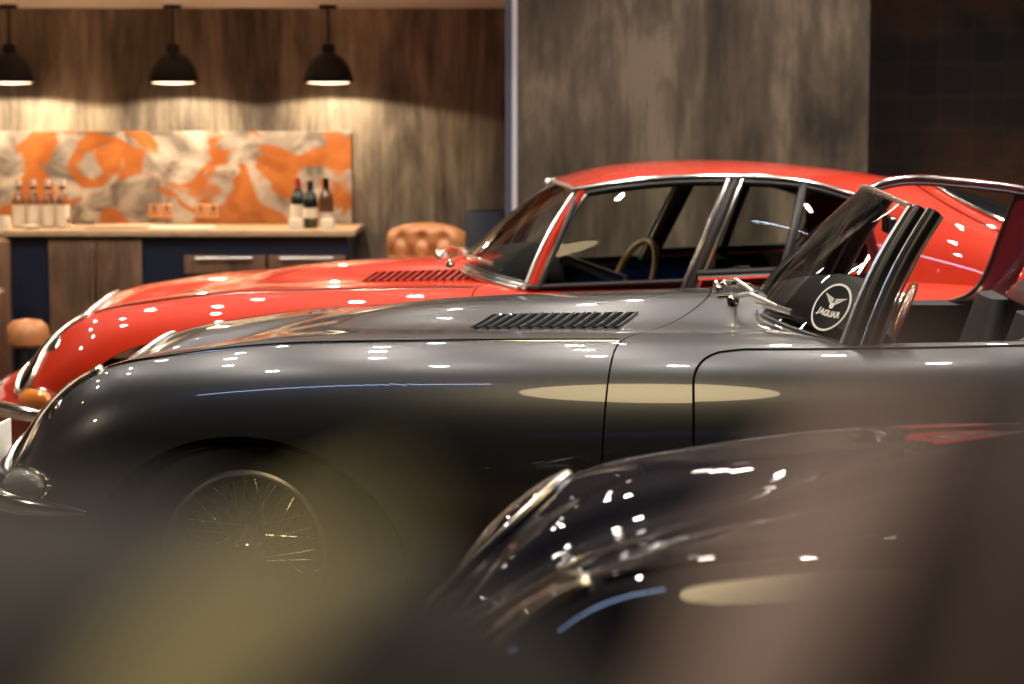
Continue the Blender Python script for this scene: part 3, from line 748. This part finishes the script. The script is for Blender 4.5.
# extra parts of the coupe: side glass, frames, tailgate glass
def coupe_glazing(info, root, mat):
    L = info['loc']; CY, CZ = L['CY'], L['CZ']; roofP = L['roofP']; scr = info['scr']
    G_ = lambda x: float(L['gh'](x))
    for sg in (-1, 1):
        bz = lambda x: .862 + .022 * (x - 1.2) + .012 * (x - 1.2)
        belt = lambda x: np.array([x, sg * .635, bz(x)])
        cant = lambda x: np.array([x, sg * (float(CY(x)) + .004), float(CZ(x)) - .012])
        f0, f1 = scr(sg, 0) + np.array([.06, sg * .008, 0]), scr(sg, 1) + np.array([.06, sg * .008, -.01])
        # door glass and quarter glass
        def pane(name, xb0, xt0, xb1, xt1, n=14):
            P = [[(belt(xb0 + (xb1 - xb0) * s_) + (cant(xt0 + (xt1 - xt0) * s_) - belt(xb0 + (xb1 - xb0) * s_)) * q + np.array([0, sg * .018 * math.sin(q * PI), 0])).tolist() for q in np.linspace(0, 1, 9)] for s_ in np.linspace(0, 1, n)]
            return MB().grid(P, flip=sg > 0).build(name, M['glass'], root)
        g1 = pane('door_glass', G_(1.28), 1.32, G_(1.85), G_(2.06)); g2 = pane('quarter_glass', G_(1.91), G_(2.11), G_(2.50), G_(2.60))
        # black inner frames and chrome
        def strip(a, b, r, m, name, par, bulge=.018, fl=1.0):
            MB().tube([(a + (b - a) * q + np.array([0, sg * bulge * math.sin(q * PI), 0])).tolist() for q in np.linspace(0, 1, 12)], r, 8, flat=fl).build(name, m, par)
        strip(belt(G_(1.28)), cant(1.32), .010, M['trimblack'], 'frame_front', g1)
        strip(belt(G_(1.845)) + np.array([0, 0, -.03]), cant(G_(2.055)), .011, M['chrome'], 'frame_rear', g1)
        strip(belt(G_(1.875)) + np.array([0, 0, -.03]), cant(G_(2.085)), .014, M['trimblack'], 'pillar', g2)
        strip(belt(G_(1.905)) + np.array([0, 0, -.03]), cant(G_(2.115)), .009, M['chrome'], 'frame_front', g2)
        strip(belt(G_(2.265)), cant(G_(2.375)), .017, M['trimblack'], 'divider', g2)
        MB().tube([(lambda p: (p[0] + .02, p[1] * .95, p[2]))(belt(G_(1.88)) + (cant(G_(2.07)) - belt(G_(1.88))) * q) for q in np.linspace(-.1, 1, 8)], .034, 10).build('pillar_lining', M['trimblack'], root)
        MB().tube([belt(x) for x in np.linspace(1.13, G_(1.85), 8)], .009, 8).build('sill_seal', M['trimblack'], g1)
        MB().tube([belt(x) + np.array([0, sg * .006, .008]) for x in np.linspace(G_(1.91), G_(2.56), 8)], .010, 8).build('sill_trim', M['chrome'], g2)
        MB().tube([belt(x) + np.array([0, 0, .026]) for x in np.linspace(G_(1.91), G_(2.56), 8)], .011, 8).build('sill_seal', M['trimblack'], g2)
        xs = np.linspace(1.295, 2.345, 30)
        rail = [cant(x) + np.array([0, sg * .006, .012]) for x in xs]
        rail += [np.array([2.375, sg * .53, 1.09]), np.array([2.38, sg * .56, 1.03]), np.array([2.36, sg * .60, .96]), np.array([2.31, sg * .635, .90])]
        MB().tube(rail, .0085, 8).build('drip_rail', M['chrome'], root)
        MB().tube([cant(x) + np.array([0, -sg * .006, -.008]) for x in np.linspace(1.31, 2.345, 30)], .016, 8).build('cant_rail', M['trimblack'], root)
    # belt shelf between glass and flank
    for sg in (-1, 1):
        P = [[(x, sg * .625, bz(x)), tuple((S(x, 4.2) * np.array([1, sg, 1])).tolist())] for x in np.linspace(1.13, 2.37, 20)]
        MB().grid(P, flip=sg < 0).build('belt_shelf', M['trimblack'], root, solid=.005)
    # headlining
    P = [[(p[0], p[1] * .96, p[2] - .022) for p in [roofP(x, t) for t in np.linspace(-1, 1, 15)]] for x in np.linspace(1.40, 2.7, 20)]
    MB().grid(P).build('headlining', M['trimblack'], root)
    # tailgate glass with chrome surround
    loop = [(2.70, 0), (2.715, .34), (2.76, .60), (2.86, .74), (3.04, .80), (3.26, .76), (3.33, .4), (3.34, 0)]
    full = loop + [(x, -t) for x, t in reversed(loop[1:-1])]
    lp = closed_spl(full, 5)
    def rp(x, t, off): p = roofP(x, t); return (p[0] + .3 * off, p[1], p[2] + off)
    G = [[rp(3.03 + (x - 3.03) * q, t * q, .006) for x, t in lp] for q in np.linspace(.001, 1, 8)]
    tg = MB().grid(G, closev=True).build('tailgate_glass', M['glassdark'], root, auto=80)
    MB().tube([rp(x, t, .008) for x, t in lp], .006, 8, closed=True).build('surround', M['chrome'], tg)
    lo = closed_spl([(3.03 + (x - 3.03) * 1.28, t * 1.18) for x, t in full], 5)
    MB().tube([rp(min(x, 3.6), t, .001) for x, t in lo], .003, 6, closed=True).build('tailgate_gap', M['gap'], root)
coupe_glazing(ri, red, M['red'])

# badge on the roadster's windscreen
def badge():
    scr = gi['scr']; t0, q0 = -.90, .235
    c = Vector(scr(t0, q0)); ex = Vector(scr(t0 - .05, q0)) - Vector(scr(t0 + .05, q0)); ez = Vector(scr(t0, q0 + .05)) - Vector(scr(t0, q0 - .05))
    ex.normalize(); nn = ex.cross(ez).normalized(); ez = nn.cross(ex).normalized()
    if nn.x > 0: nn = -nn
    # readable from outside: x axis to the viewer's right
    ex = ez.cross(nn).normalized()
    if ex.dot(Vector((1, -.0, 0))) < 0: ex = -ex
    mat = Matrix((ex, ez, ex.cross(ez))).transposed().to_4x4(); mat.translation = c + nn * .006
    if ex.cross(ez).dot(nn) < 0: pass
    rr = .066
    disc = MB().lathe([(0, -.001), (rr, -.001), (rr, .001), (0, .001)], seg=48).xf(mat).build('sticker', pmat('black sticker', (.006, .006, .006), .6, spec=.1), gi['ws'])
    white = pmat('white print', (.75, .74, .70), .4)
    MB().lathe([(rr * .93, .0015), (rr * 1.02, .0015), (rr * 1.02, -.0008), (rr * .93, -.0008)], seg=48).xf(mat).build('sticker_ring', white, disc)
    # spread wings above the name
    wg = MB()
    for sg in (-1, 1):
        for k in range(4):
            y0 = .026 - k * .0052; ln = .042 - k * .007
            wg.add([(sg * .003, y0 - .006, .002), (sg * ln, y0 + .004, .002), (sg * (ln + .001), y0 + .0065, .002), (sg * .003, y0 - .0025, .002)], [(0, 1, 2, 3) if sg > 0 else (3, 2, 1, 0)])
    wg.lathe([(0, .0022), (.0085, .0022), (.0085, .001)], c=(0, .004, 0), seg=20)
    wg.xf(mat).build('winged_emblem', white, disc, smooth=False)
    for i, ch in enumerate('JAGUAR'):
        cu = bpy.data.curves.new('t', 'FONT'); cu.body = ch; cu.size = .0225; cu.align_x = 'CENTER'; cu.extrude = .0004; cu.offset = .0011
        ob = bpy.data.objects.new('t', cu); COL.objects.link(ob)
        me = bpy.data.meshes.new_from_object(ob.evaluated_get(bpy.context.evaluated_depsgraph_get())); bpy.data.objects.remove(ob)
        a = (-2.3, -1.5, -.48, .54, 1.52, 2.5)[i] * .0162; px = a; py = -.022 - 2.2 * (.042 ** 2 - a * a)
        me.transform(mat @ Matrix.Translation((px, py, .002)) @ Matrix.Rotation(a * 4.4, 4, 'Z'))
        me.materials.append(white); lo = bpy.data.objects.new('letter', me); COL.objects.link(lo); lo.parent = disc
badge()

# ================================================================== kitchen nook
def bx(*a, **k): return MB().box(*a, **k)
ctr = thing('kitchen_cabinet', 'navy base cabinet with brown wooden doors and drawers under the pale worktop', 'cabinet', (-2.2, 10.52, 0))
def cpart(mb, name, m, par=None, **k): return mb.build(name, m, par or ctr, **k)
cx = lambda px: (px - 512) / 206.6 + 2.2      # local x of the cabinet front
cpart(bx(-1.9, 1.40, .03, .60, .08, .846, .004), 'carcass', M['navycab'], smooth=False)
cpart(bx(-1.9, 1.38, .08, .60, 0, .08), 'plinth', M['trimblack'], smooth=False)
def door(x0, x1, z0, z1, handle):
    d = cpart(bx(x0, x1, .008, .03, z0, z1, .003), 'door', M['cabwood'])
    MB().tube([(handle, -.022, z1 - .04), (handle, -.022, z1 - .42)], .007, 8).tube([(handle, .01, z1 - .07), (handle, -.022, z1 - .07)], .005, 6).tube([(handle, .01, z1 - .39), (handle, -.022, z1 - .39)], .005, 6).build('handle', M['satin'], d)
door(-.053, .176, .16, .832, .165); door(.182, .400, .16, .832, .194)
door(-.85, -.46, .16, .832, -.50); door(-.45, -.25, .16, .832, -.28)
def drawer(x0, x1, z0, z1):
    d = cpart(bx(x0, x1, .008, .03, z0, z1, .003), 'drawer', M['cabwood'])
    MB().tube([(x0 + .06, -.012, z1 - .012), (x1 - .06, -.012, z1 - .012)], .006, 8).build('handle', M['satin'], d)
for k, (x0, x1) in enumerate(((.605, 1.00), (1.015, 1.39))):
    for z0, z1 in ((.665, .755), (.42, .60), (.18, .38)): drawer(x0, x1, z0, z1)
wt = bx(-4.1, -.76, 10.50, 11.15, .848, .878, .005).build('worktop', M['counter']); tag(wt, 'pale wooden worktop running along the timber wall', 'worktop')
sp = bx(-4.1, -.82, 11.135, 11.155, .88, 1.352, .003).build('splashback', M['splash']); tag(sp, 'orange and grey marbled splashback panel above the worktop', 'splashback')
# sockets
def socket(x, label):
    t = thing('power_socket', label, 'socket', (x, 11.135, .945), 0, 'double sockets on the splashback')
    bx(-.062, .062, -.012, 0, -.035, .035, .004).build('face_plate', pmat('copper plate', (.62, .33, .18), .35, .5), t)
    for sx in (-.032, .032):
        o = MB()
        o.box(sx - .005, sx + .005, -.014, -.0115, .000, .014); o.box(sx - .014, sx - .007, -.014, -.0115, -.018, -.010); o.box(sx + .007, sx + .014, -.014, -.0115, -.018, -.010)
        o.build('pin_holes', M['gap'], t, smooth=False)
        bx(sx - .006, sx + .006, -.016, -.0115, .019, .029, .001).build('switch', M['trimblack'], t)
socket(-1.800, 'left double power socket on the orange marbled splashback'); socket(-1.562, 'right double power socket on the orange marbled splashback')
# pendants
M['pdiff'] = pmat('lit pendant diffuser', (1, .85, .6), .5, emit=(1, .74, .45), es=5)
def pendant(x, label):
    t = thing('pendant_lamp', label, 'lamp', (x, 10.84, 1.594), 0, 'black pendant lamps over the worktop')
    so = MB().lathe([(.124, 0), (.121, .022), (.108, .070), (.082, .112), (.050, .138), (.034, .148), (.034, .175), (.026, .190), (.0, .192)], seg=40, flip=True)
    so.build('shade', M['shade'], t, solid=-.002)
    MB().lathe([(.122, .002), (.118, .024), (.105, .069), (.080, .109), (.048, .134), (0, .138)], seg=40).build('shade_lining', M['shadein'], t)
    MB().tube([(0, 0, .19), (0, 0, .362)], .006, 8).build('rod', M['shade'], t)
    MB().lathe([(0, .362), (.045, .362), (.045, .379), (0, .379)], seg=24, flip=True).build('ceiling_rose', M['shade'], t)
    MB().lathe([(0, .028), (.018, .034), (.028, .052), (.024, .075), (.013, .092), (.012, .125)], seg=20).build('bulb', M['bulb'], t)
    MB().lathe([(0, -.009), (.06, -.006), (.10, -.002), (.118, .004), (.119, .007), (0, .007)], seg=36).build('diffuser', M['pdiff'], t)
    spot('pendant_beam', (x, 10.84, 1.579), 30, (1.0, .76, .48), 164, .02, .12)
pendant(-2.49, 'leftmost black dome pendant lamp, cut by the photo edge'); pendant(-1.68, 'middle black dome pendant lamp over the worktop'); pendant(-.91, 'right black dome pendant lamp nearest the grey metal trim')
# bottles
def bottle(x, y, label, prof, glass, labcol, cap, lab=(.035, .115), group='', capz=.235, h=.30):
    t = thing('bottle', label, 'bottle', (x, y, .878), 0, group)
    r = max(p[0] for p in prof)
    MB().lathe([(0, 0)] + prof, seg=24, flip=True).build('glass_body', glass, t)
    MB().lathe([(r + .0008, lab[0]), (r + .0012, lab[0] + .001), (r + .0012, lab[1]), (r + .0008, lab[1])], seg=24, flip=True).build('paper_label', labcol, t)
    nr = prof[-1][0]
    MB().lathe([(nr + .001, capz), (nr + .002, capz + .002), (nr + .002, h), (0, h + .001)], seg=18, flip=True).build('cap', cap, t)
amb = pmat('amber spirit glass', (.28, .10, .03), .12, 0, coat=1); dk = pmat('dark green glass', (.01, .015, .008), .1, 0, coat=1)
lab = pmat('cream label', (.8, .72, .58), .6); capw = pmat('white cap', (.75, .68, .6), .4); capr = pmat('red foil', (.45, .05, .04), .35); capb = pmat('black foil', (.01, .01, .01), .3)
sp_prof = [(.030, 0), (.033, .006), (.033, .135), (.026, .155), (.013, .175), (.0125, .185), (.017, .19), (.017, .205), (.0125, .21)]
wn_prof = [(.034, 0), (.037, .006), (.037, .14), (.030, .170), (.016, .19), (.0135, .20), (.0135, .24)]
wb = ['leftmost', 'second from left', 'third from left', 'rightmost']
for k, x in enumerate((-2.440, -2.368, -2.296, -2.224)):
    bottle(x, 10.75, wb[k] + ' of the four pale-labelled amber bottles on the worktop', sp_prof, amb, lab, capw, (.006, .115), 'four spirit bottles on the worktop', .172, .238)
bottle(-1.062, 10.78, 'dark wine bottle with a red capsule, left of the three', wn_prof, dk, lab, capr, (.04, .115), 'wine bottles on the worktop', .195, .243)
bottle(-.995, 10.72, 'middle dark wine bottle with a round pale label', [(a, b * .95) for a, b in wn_prof], dk, lab, capb, (.05, .10), 'wine bottles on the worktop', .19, .231)
bottle(-.925, 10.80, 'right wine bottle with black capsule and pale band at its foot', wn_prof, pmat('brown wine glass', (.12, .06, .03), .12, 0, coat=1), lab, capb, (.015, .075), 'wine bottles on the worktop', .185, .243)
for x, lb in ((-1.060, 'white paper box at the foot of the red-capped bottle'), (-.905, 'white paper box at the worktop end by the wine bottles')):
    o = bx(-.034, .034, -.03, .03, 0, .048, .004).build('paper_box', lab, None, loc=(x, 10.66, .878)); tag(o, lb, 'box', 'small white boxes by the wine')
jug = thing('ceramic_jug', 'small cream ceramic jug left of the amber bottles', 'jug', (-2.485, 10.62, .878))
MB().lathe([(0, 0), (.030, 0), (.034, .01), (.032, .05), (.028, .065), (.026, .065), (.028, .05), (.03, .012), (0, .008)], seg=24, flip=True).build('body', lab, jug)
MB().tube([(-.03, 0, .055), (-.052, 0, .05), (-.052, 0, .025), (-.032, 0, .015)], .004, 6).build('handle', lab, jug)
bw = MB().lathe([(0, 0), (.02, 0), (.045, .018), (.043, .018), (.02, .003), (0, .003)], seg=24, flip=True).build('dish', lab, None, loc=(-2.35, 10.62, .878)); tag(bw, 'small cream dish in front of the amber bottles', 'dish')
cs = thing('corkscrew', 'steel corkscrew lying right of the amber bottles', 'corkscrew', (-2.17, 10.62, .878))
MB().tube([(-.03, 0, .012), (0, .0, .03), (.03, .0, .012)], .008, 8).build('lever', M['chrome'], cs)
MB().lathe([(0, .02), (.012, .024), (.012, .048), (.018, .05), (0, .056)], seg=14, flip=True).build('head', M['chrome'], cs)
kn = thing('kitchen_knife', 'dark-handled knife lying on the pale chopping board', 'knife', (-2.06, 10.66, .897))
MB().tube([(-.05, 0, .010), (.01, 0, .006)], .008, 8, flat=.7).build('handle', M['trimblack'], kn)
bx(.01, .12, -.010, .010, .003, .006).build('blade', M['satin'], kn, smooth=False)
o = bx(-.16, .16, -.09, .09, 0, .018, .005).build('chopping_board', pmat('pale board', (.72, .50, .34), .5), None, loc=(-1.93, 10.70, .878)); tag(o, 'pale wooden chopping board lying under the knife', 'chopping board')
o = bx(-.155, .155, -.10, .10, 0, .010, .002).build('paper_stack', lab, None, loc=(-1.62, 10.66, .878)); tag(o, 'flat stack of white paper on the worktop under the sockets', 'paper')

# ------------------------------------------------------------------ chairs
tc = thing('armchair', 'buttoned tan leather chair behind the red car bonnet', 'chair', (-.410, 10.02, 0), R(-8))
NX, NZ = 60, 40; P = []
btn = [(bx_, bz_) for r_, bz_ in enumerate((.875, .79, .72, .65, .58)) for bx_ in ((-.10, 0, .10) if r_ % 2 == 0 else (-.15, -.05, .05, .15))]
def tuft(x, z):
    d = 0
    for a, b in btn: d -= .030 * math.exp(-(((x - a) / .026) ** 2 + ((z - b) / .024) ** 2))
    for a, b in btn:
        for sx in (-1, 1):
            # pleat running diagonally between neighbouring buttons
            for q in (.25, .5, .75): d -= .009 * math.exp(-(((x - a - sx * .05 * q) / .012) ** 2 + ((z - b + .07 * q) / .012) ** 2))
    return d
for i in range(NX + 1):
    t = i / NX * 2 - 1; row = []
    for j in range(NZ + 1):
        q = j / NZ; hw = .185 - .012 * (1 - q); top = .935 - .045 * abs(t) ** 2.6
        x = hw * t; z = .44 + (top - .44) * q
        e = (max(0, abs(t) - .80) / .20) ** 2 * .06 + (max(0, q - .90) / .10) ** 2 * .045
        row.append((x, -.055 + e - tuft(x, z) + .05 * t * t, z))
    P.append(row)
mb = MB().grid(P)
Bk = [[(p[0] * .98, .10 + .03 * (p[0] / .18) ** 2 * 0, p[2]) for p in (r_[0], r_[NZ // 2], r_[-1])] for r_ in P]
mb.grid(Bk, flip=True)
for i in range(1):
    mb.grid([[r_[-1], (r_[-1][0] * .98, .10, r_[-1][2])] for r_ in P])
    mb.grid([[p, (p[0] * .98, .10, p[2])] for p in P[0]], flip=True); mb.grid([[p, (p[0] * .98, .10, p[2])] for p in P[-1]])
mb.build('backrest', M['tan'], tc, auto=75)
bx(-.21, .21, -.46, .06, .32, .47, .04).build('seat', M['tan'], tc)
for sx in (-1, 1): bx(sx * .225 - .035, sx * .225 + .035, -.40, .08, .30, .64, .03).build('armrest', M['tan'], tc)
for sx in (-1, 1):
    for sy in (-.40, .03): MB().tube([(sx * .18, sy, .33), (sx * .19, sy, .0)], [.018, .012], 8).build('leg', M['trimblack'], tc)
nc = thing('armchair', 'slate blue and tan chair turned sideways beside the grey metal trim', 'chair', (-.135, 10.72, 0), 0)
P = []
for i in range(21):
    a = R(100 + 160 * i / 20); P.append([(.13 + .165 * math.cos(a) * 1.2, .165 * math.sin(a), z) for z in (.40, .6, .8, .93, .965)])
mb = MB().grid(P, flip=True)
mb.build('back_shell', M['chairnavy'], nc, solid=.035)
MB().box(.035, .10, -.12, .12, .42, .95, .03).build('back_cushion', M['tan'], nc)
bx(-.03, .38, -.19, .19, .34, .46, .03).build('seat', M['tan'], nc)
for sx in (.02, .34):
    for sy in (-.15, .15): MB().tube([(sx, sy, .35), (sx, sy, 0)], [.016, .012], 8).build('leg', M['trimblack'], nc)
# side cabinet on the far left and brown tub chair before it
sc_ = thing('side_cabinet', 'tall brown wooden cabinet with a steel bar handle at the left edge', 'cabinet', (-2.73, 10.0, 0))
bx(-.55, .33, -.25, .30, 0, .855, .006).build('carcass', M['cabwood'], sc_)
dr = bx(.33, .348, -.24, .29, .05, .845, .003).build('door', M['cabwood'], sc_)
MB().tube([(.376, -.18, .80), (.376, -.18, .62)], .008, 8).tube([(.345, -.18, .785), (.376, -.18, .785)], .005, 6).tube([(.345, -.18, .635), (.376, -.18, .635)], .005, 6).build('handle', M['satin'], dr)
br = thing('tub_chair', 'dark brown leather chair at the left edge ahead of the red car', 'chair', (-2.51, 9.22, 0), R(12))
P = []
for i in range(25):
    a = R(-80 + 260 * i / 24 + 0); rr_ = .30; P.append([((rr_ + .05 * math.cos(b)) * math.cos(a), (rr_ + .05 * math.cos(b)) * math.sin(a), (.56 + (.10 if i < 17 else .10 - .02 * (i - 16))) * (1 if math.sin(b) > 0 else 0) + .30 * (0 if math.sin(b) > 0 else 1) + .04 * math.sin(b)) for b in np.linspace(0, 2 * PI, 17)[:-1]])
MB().grid(P, closev=True).build('curved_back', M['brown'], br, auto=60)
MB().lathe([(0, .28), (.27, .28), (.29, .33), (.28, .42), (.22, .46), (0, .465)], seg=32, flip=True).build('seat', M['tan'], br)
for a in (45, 135, 225, 315): MB().tube([(.2 * math.cos(R(a)), .2 * math.sin(R(a)), .30), (.24 * math.cos(R(a)), .24 * math.sin(R(a)), 0)], [.018, .012], 8).build('leg', M['trimblack'], br)
st_ = thing('round_stool', 'round tan leather stool beside the dark brown chair', 'stool', (-2.20, 9.80, 0))
MB().lathe([(0, .38), (.07, .385), (.092, .40), (.10, .44), (.092, .48), (.065, .505), (0, .515)], seg=36, flip=True).build('cushion', M['tan'], st_)
for a in (30, 150, 270): MB().tube([(.06 * math.cos(R(a)), .06 * math.sin(R(a)), .39), (.10 * math.cos(R(a)), .10 * math.sin(R(a)), 0)], [.014, .010], 8).build('leg', M['trimblack'], st_)

# ------------------------------------------------------------------ maroon window frame between the two cars
mf = thing('car_side_frame', 'maroon car side frame with a curved window opening, seen over the grey cockpit', 'car body', (1.16, 7.13, 0))
def mq(name, rows, m, par, th=.05): return MB().grid([[(x - 1.16, yb, z) for x, yb, z in r_] for r_ in rows]).build(name, m, par, solid=th)
lo_ = []
for x in np.linspace(1.20, 2.16, 30):
    zt_ = .805 if x < 1.42 else .805 + 0.0
    lo_.append([(x, -.045 * math.sin(q * PI) ** .8 + .0, .10 + (zt_ - .10) * q) for q in np.linspace(0, 1, 12)])
pan = mq('lower_panel', lo_, M['maroon'], mf)
pil = []
LC = curve_pts([(1.655, 0, 1.175), (1.60, 0, 1.02), (1.565, 0, .92), (1.53, 0, .862), (1.46, 0, .822), (1.37, 0, .806)], 24)
RC = curve_pts([(1.795, 0, 1.165), (1.725, 0, 1.02), (1.68, 0, .92), (1.655, 0, .852), (1.66, 0, .820), (1.70, 0, .80)], 24)
for a, b in zip(LC, RC): pil.append([(a[0] + (b[0] - a[0]) * q, -.012 * math.sin(q * PI), a[2] + (b[2] - a[2]) * q) for q in np.linspace(0, 1, 7)])
pl = mq('window_pillar', pil, M['maroon'], mf, .03)
MB().tube([(p[0] - 1.16 - .004, -.006, p[2]) for p in LC], .0055, 8).build('window_seal', M['trimblack'], pl)
tr_ = curve_pts([(1.205, 0, .82), (1.185, 0, 1.00), (1.165, 0, 1.175), (1.23, 0, 1.207), (1.42, 0, 1.212), (1.55, 0, 1.20), (1.70, 0, 1.178), (1.90, 0, 1.12), (2.06, 0, 1.0), (2.13, 0, .82)], 60)
MB().tube([(p[0] - 1.16, 0, p[2]) for p in tr_], .017, 10).build('top_rail', M['maroon'], mf)
MB().tube([(p[0] - 1.16, -.012, p[2] + .008) for p in tr_[12:]], .006, 8).build('chrome_rail', M['chrome'], mf)
MB().tube([(p[0] - 1.16, -.012, p[2] - .012) for p in tr_[12:]], .006, 8).build('rail_seal', M['trimblack'], mf)
MB().tube([(.50, -.01, .822), (.95, -.01, .822)], .008, 8).build('sill_chrome', M['chrome'], mf)
for x in (.15, .85): bx(x - .05, x + .05, -.10, .12, 0, .115, .008).build('stand_foot', M['trimblack'], mf)

# ------------------------------------------------------------------ strap-leaved plant close to the photographer
pt = thing('potted_plant', 'out-of-focus strap-leaved plant at the bottom edge, nearest of all', 'plant', (.02, .42, 0))
def leaf_mat(name, c1, c2):
    m, n, l, b = newmat(name); tcx = n.new('ShaderNodeTexCoord'); nz = n.new('ShaderNodeTexNoise'); nz.inputs['Scale'].default_value = 30
    rp = n.new('ShaderNodeValToRGB'); rp.color_ramp.elements[0].color = (*c1, 1); rp.color_ramp.elements[1].color = (*c2, 1)
    l.new(tcx.outputs['Object'], nz.inputs['Vector']); l.new(nz.outputs['Fac'], rp.inputs[0]); l.new(rp.outputs[0], b.inputs['Base Color']); b.inputs['Roughness'].default_value = .55
    return m
ML = {'mauve': leaf_mat('mauve leaf', (.66, .50, .42), (.74, .57, .48)), 'dark': leaf_mat('dark bronze leaf', (.085, .060, .052), (.12, .085, .072)),
      'olive': leaf_mat('yellow green leaf', (.50, .45, .21), (.60, .54, .27)), 'shade': leaf_mat('grey bronze leaf', (.055, .050, .045), (.075, .068, .06))}
def leaf(pts, wid, m, name='leaf', face=(0, -1, .25)):
    c = curve_pts([np.array(p) - np.array([.02, .42, 0]) for p in pts], 30); f = Vector(face).normalized(); rows = []
    for i, p in enumerate(c):
        t = i / 29; tn = Vector(c[min(i + 1, 29)] - c[max(i - 1, 0)]).normalized(); s_ = tn.cross(f).normalized(); nrm = s_.cross(tn)
        w_ = wid * min(1, (.25 + t * 1.2)) * max(0.0, 1 - max(0, (t - .72) / .28) ** 2.2) + .0008
        rows.append([tuple(Vector(p) + s_ * w_ * q - nrm * (1 - q * q) * w_ * .22 * -1) for q in np.linspace(-1, 1, 9)])
    return MB().grid(rows).build(name, m, pt, solid=.0012)
leaf([(.018, .41, 1.16), (.020, .36, 1.25), (.0295, .31, 1.325), (.039, .295, 1.357), (.055, .29, 1.390)], .0088, ML['mauve'])
leaf([(.05, .41, 1.16), (.07, .36, 1.24), (.076, .325, 1.32), (.086, .315, 1.36), (.108, .31, 1.396)], .030, ML['dark'])
leaf([(.035, .42, 1.12), (.08, .40, 1.22), (.075, .37, 1.29), (.090, .355, 1.318), (.12, .35, 1.335)], .018, ML['dark'])
leaf([(.01, .41, 1.16), (-.040, .36, 1.25), (-.056, .31, 1.325), (-.042, .30, 1.346), (-.015, .295, 1.368)], .0095, ML['olive'])
leaf([(.0, .42, 1.14), (-.01, .42, 1.24), (-.035, .41, 1.304), (-.09, .405, 1.319), (-.17, .40, 1.317)], .030, ML['shade'], face=(0, -1, .1))
leaf([(.01, .43, 1.13), (.02, .43, 1.22), (.0, .43, 1.285), (-.05, .43, 1.302), (-.13, .43, 1.29)], .032, ML['shade'], face=(0, -1, .1))
leaf([(.03, .42, 1.15), (.10, .46, 1.24), (.18, .50, 1.24), (.25, .54, 1.16)], .022, ML['dark'])
leaf([(.01, .42, 1.15), (-.08, .46, 1.24), (-.18, .52, 1.22), (-.26, .56, 1.12)], .022, ML['olive'])
leaf([(.02, .43, 1.15), (.04, .50, 1.22), (.05, .60, 1.20), (.06, .68, 1.08)], .022, ML['shade'], face=(0, 0, 1))
MB().tube([(0, 0, .5), (.008, .005, .8), (-.004, .0, 1.18)], [.016, .014, .012], 10).build('stem', pmat('plant stem', (.16, .10, .06), .8), pt)
MB().lathe([(0, 0), (.13, 0), (.17, .50), (.18, .52), (.165, .52), (.155, .46), (0, .46)], seg=40, flip=True).build('planter', pmat('dark planter', (.03, .03, .032), .5), pt)
MB().lathe([(0, .47), (.08, .475), (.154, .465)], seg=30, flip=True).build('soil', pmat('soil', (.03, .02, .012), .9), pt)
